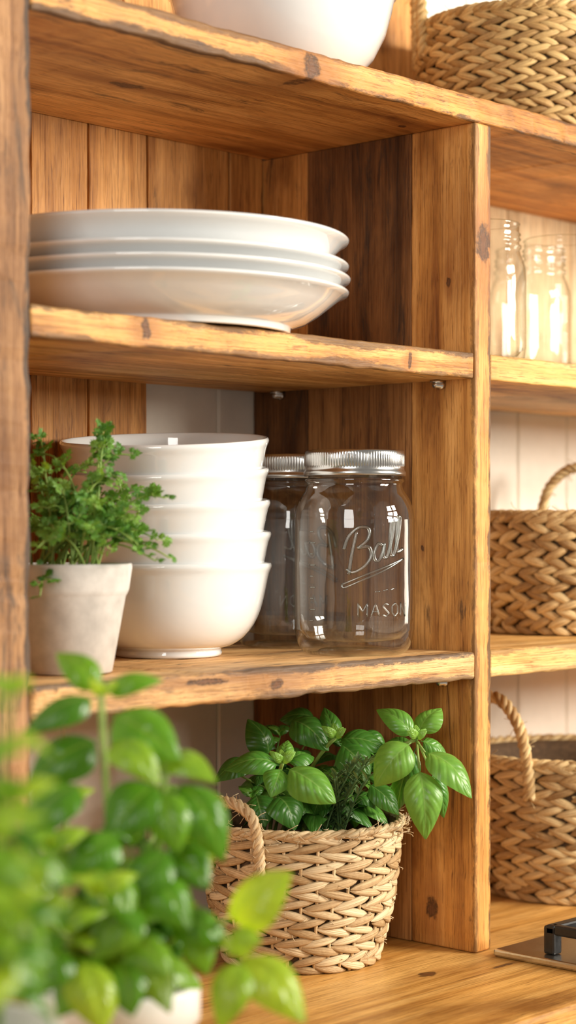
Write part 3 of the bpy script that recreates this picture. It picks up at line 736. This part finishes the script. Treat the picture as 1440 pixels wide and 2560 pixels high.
# --- foreground basils in white pots
def white_pot(t, c, r, h):
    mb = MB(); lathe(mb, [(0, .002), (r*.68, .002), (r*.70, 0), (r*.73, .001), (r*.93, h*.8), (r*.95, h*.82), (r*1.0, h*.83), (r*1.0, h-.002), (r*.985, h), (r*.92, h), (r*.90, h*.85), (r*.66, .008), (0, .008)], c, 64); mb.build('pot', M_wpot, t, recalc=True)
    mb = MB(); lathe(mb, [(0, h*.70), (r*.84, h*.70), (r*.88, h*.84), (0, h*.87)], c, 40); mb.build('soil', M_soil, t, recalc=True)
rnd = random.Random(33)
c1 = Vector((-.6265, -.2227, .0002))
f1 = thing('potted_basil', 'bright green basil in a white pot, its tall stem rising before the lower shelf', 'potted plant', c1)
white_pot(f1, c1, .048, .121)
lm = MB(); sm = MB()
def near_soil(c, h, r):
    a = rnd.uniform(0, 2*PI); q = r*math.sqrt(rnd.random()); return c+Vector((q*math.cos(a), q*math.sin(a), h))
for (x, y, z, L) in [(420, 2010, 1.12, .040), (150, 2020, 1.08, .044), (330, 2120, 1.03, .044), (200, 2180, 1.02, .044), (410, 2220, 1.05, .042), (120, 2220, 1.02, .044), (300, 2310, 1.0, .042), (460, 2290, 1.06, .038), (230, 2330, 1.0, .044), (130, 2130, .99, .046), (60, 2060, 1.02, .044), (350, 2200, 1.1, .042), (250, 2240, .97, .044), (150, 2330, .97, .044)]:
    basil_stem(lm, sm, near_soil(c1, .104, .03), P(x, y, z), rnd, L, 3, .0022, .45, bright=-.05)
for b, t, w, z, s, dz in [((246, 1735), (148, 1616), 80, 1.06, .55, .01), ((262, 1735), (400, 1686), 58, 1.06, .5, .0), ((238, 1745), (60, 1812), 88, 1.05, .22, -.02), ((278, 1785), (447, 1888), 124, 1.05, .5, -.02), ((248, 1850), (68, 1945), 124, 1.05, .2, -.02), ((274, 1858), (398, 1938), 84, 1.04, .75, -.02),
        ((395, 1905), (534, 1925), 80, 1.06, .72, -.02), ((448, 1955), (566, 2134), 122, 1.05, .42, -.02), ((392, 1955), (266, 2088), 128, 1.04, .35, -.02), ((404, 1975), (444, 2120), 100, 1.04, .55, -.02), ((478, 1985), (506, 2225), 84, 1.06, .8, 0), ((205, 1960), (50, 2085), 132, 1.02, .3, -.02), ((300, 2085), (165, 2195), 112, 1.02, .5, -.02), ((425, 2125), (305, 2240), 110, 1.02, .4, -.02), ((420, 2110), (520, 2210), 96, 1.05, .3, -.02),
        ((360, 2195), (478, 2300), 110, 1.02, .45, -.02), ((340, 2255), (235, 2385), 124, 1.0, .6, -.02), ((420, 2295), (575, 2345), 100, 1.03, .5, -.01), ((565, 2300), (713, 2172), 140, 1.02, .9, -.01), ((598, 2392), (768, 2535), 124, 1.01, .85, -.02), ((604, 2400), (550, 2566), 92, 1.0, .72, -.02), ((575, 2330), (650, 2350), 44, 1.01, .8, -.01), ((480, 2335), (520, 2430), 76, 1.03, .6, -.01), ((250, 2390), (140, 2530), 130, .99, .5, -.02), ((205, 2400), (265, 2570), 124, .98, .9, -.02), ((320, 2350), (420, 2420), 100, 1.0, .55, -.02), ((150, 2250), (30, 2380), 130, .99, .4, -.02), ((240, 2170), (330, 2290), 110, 1.0, .6, -.02), ((300, 2400), (330, 2530), 90, .99, .4, -.02), ((160, 2360), (80, 2480), 110, .98, .35, -.02)]:
    kl(lm, b, t, w, z, rnd, s, dz)
sprout(lm, (252, 1738), 1.055, rnd, 4, .011); sprout(lm, (415, 1930), 1.06, rnd, 5, .013); sprout(lm, (602, 2390), 1.01, rnd, 4, .012)
def stempx(pts, r, sh=.7): tube(sm, catmull([P(*p) for p in pts], 5), r, 6, sh)
stempx([(252, 1735, 1.055), (258, 1850, 1.055), (268, 2020, 1.06), (290, 2440, 1.08)], .0021, .85)
stempx([(415, 1925, 1.06), (400, 2050, 1.06), (350, 2440, 1.08)], .0021, .6)
stempx([(602, 2392, 1.01), (540, 2330, 1.03), (440, 2340, 1.05), (350, 2450, 1.08)], .0017, .8)
stempx([(560, 2305, 1.02), (500, 2330, 1.04), (440, 2345, 1.05)], .0014, .8)
lm.build('leaves', M_basil_fg, f1); sm.build('stems', M_stem, f1)
c2 = Vector((-.850, -.360, .0002))
f2 = thing('potted_basil', 'strongly blurred basil in a white pot at the left border, nearest the viewer', 'potted plant', c2)
white_pot(f2, c2, .052, .161)
lm = MB(); sm = MB()
for (x, y, z, L) in [(30, 1740, .76, .032), (-90, 1800, .76, .036), (30, 2010, .76, .038), (-20, 2090, .72, .038), (60, 2230, .76, .036), (0, 2280, .74, .036), (-90, 2180, .70, .038), (-60, 1920, .74, .038), (10, 2180, .76, .036), (40, 2330, .74, .034), (90, 2300, .78, .034)]:
    basil_stem(lm, sm, near_soil(c2, .14, .03), P(x, y, z), rnd, L, 3, .0022, .5, bright=.05)
lm.build('leaves', M_basil_fg, f2); sm.build('stems', M_stem, f2)

# ------------------------------------------------------------------ cooktop
ct = thing('cooktop', 'stainless steel cooktop with black pan support set on the worktop', 'cooktop', (.002, -.018, .0003))
mb = MB(); prism(mb, [(.002, -.018), (.002, -.145), (.5, -.145), (.5, -.018)], .0003, .007); mb.build('steel_tray', M_steel, ct, False, bevel=.002)
mb = MB()
for (x, y) in ((.016, -.068), (.2, -.068), (.016, -.135), (.2, -.135)): box(mb, x, x+.012, y-.006, y+.006, .0072, .032)
box(mb, .016, .212, -.074, -.064, .024, .033); box(mb, .016, .212, -.140, -.130, .024, .033)
box(mb, .017, .026, -.135, -.068, .024, .033); box(mb, .2, .211, -.135, -.068, .024, .033)
mb.build('pan_support', M_black, ct, False, bevel=.002)
mb = MB(); lathe(mb, [(0, .0072), (.028, .0072), (.028, .013), (.022, .014), (.022, .019), (.018, .021), (0, .021)], (.095, -.104, 0), 48); mb.build('burner', M_black, ct)

# ------------------------------------------------------------------ light
def area(name, loc, target, sx, sy, power, col):
    l = bpy.data.lights.new(name, 'AREA'); l.shape = 'RECTANGLE'; l.size = sx; l.size_y = sy; l.energy = power; l.color = col
    o = bpy.data.objects.new(name, l); COL.objects.link(o); o.location = loc
    o.rotation_euler = (Vector(target)-Vector(loc)).to_track_quat('-Z', 'Y').to_euler(); return o
for dx in (-.26, .26):
    for dz in (-.26, .26):
        area('window_light', (1.05+dx*.88, -1.9+dx*.48, 1.05+dz), (0.05, .1, .42), .40, .40, 27, (1, .92, .79))
for dz in (-.3, .3):
    area('left_window_light', (-2.3, -1.2, 1.0+dz), (-.1, .2, .42), .8, .45, 11, (1, .97, .91))
area('added_side_fill', (2.1, -.85, .40), (.4, .2, .62), .6, .5, 5, (1, .89, .72))  # added low fill lamp, brightens the undersides of the right-hand shelves
W = bpy.data.worlds.new('world'); SC.world = W; W.use_nodes = True
bg = W.node_tree.nodes['Background']; bg.inputs[0].default_value = (1, .93, .82, 1); bg.inputs[1].default_value = .30

# ------------------------------------------------------------------ camera
cd = bpy.data.cameras.new('camera'); co = bpy.data.objects.new('camera', cd); COL.objects.link(co)
co.location = CAM; co.rotation_euler = (PI/2, 0, -math.atan2(DV.x, DV.y))
cd.sensor_width = 36; cd.lens = F/2560*36; cd.shift_y = 40/2560; cd.clip_start = .02
cd.dof.use_dof = True; cd.dof.focus_distance = 1.63; cd.dof.aperture_fstop = 4.6
SC.camera = co
SC.view_settings.view_transform = 'Standard'
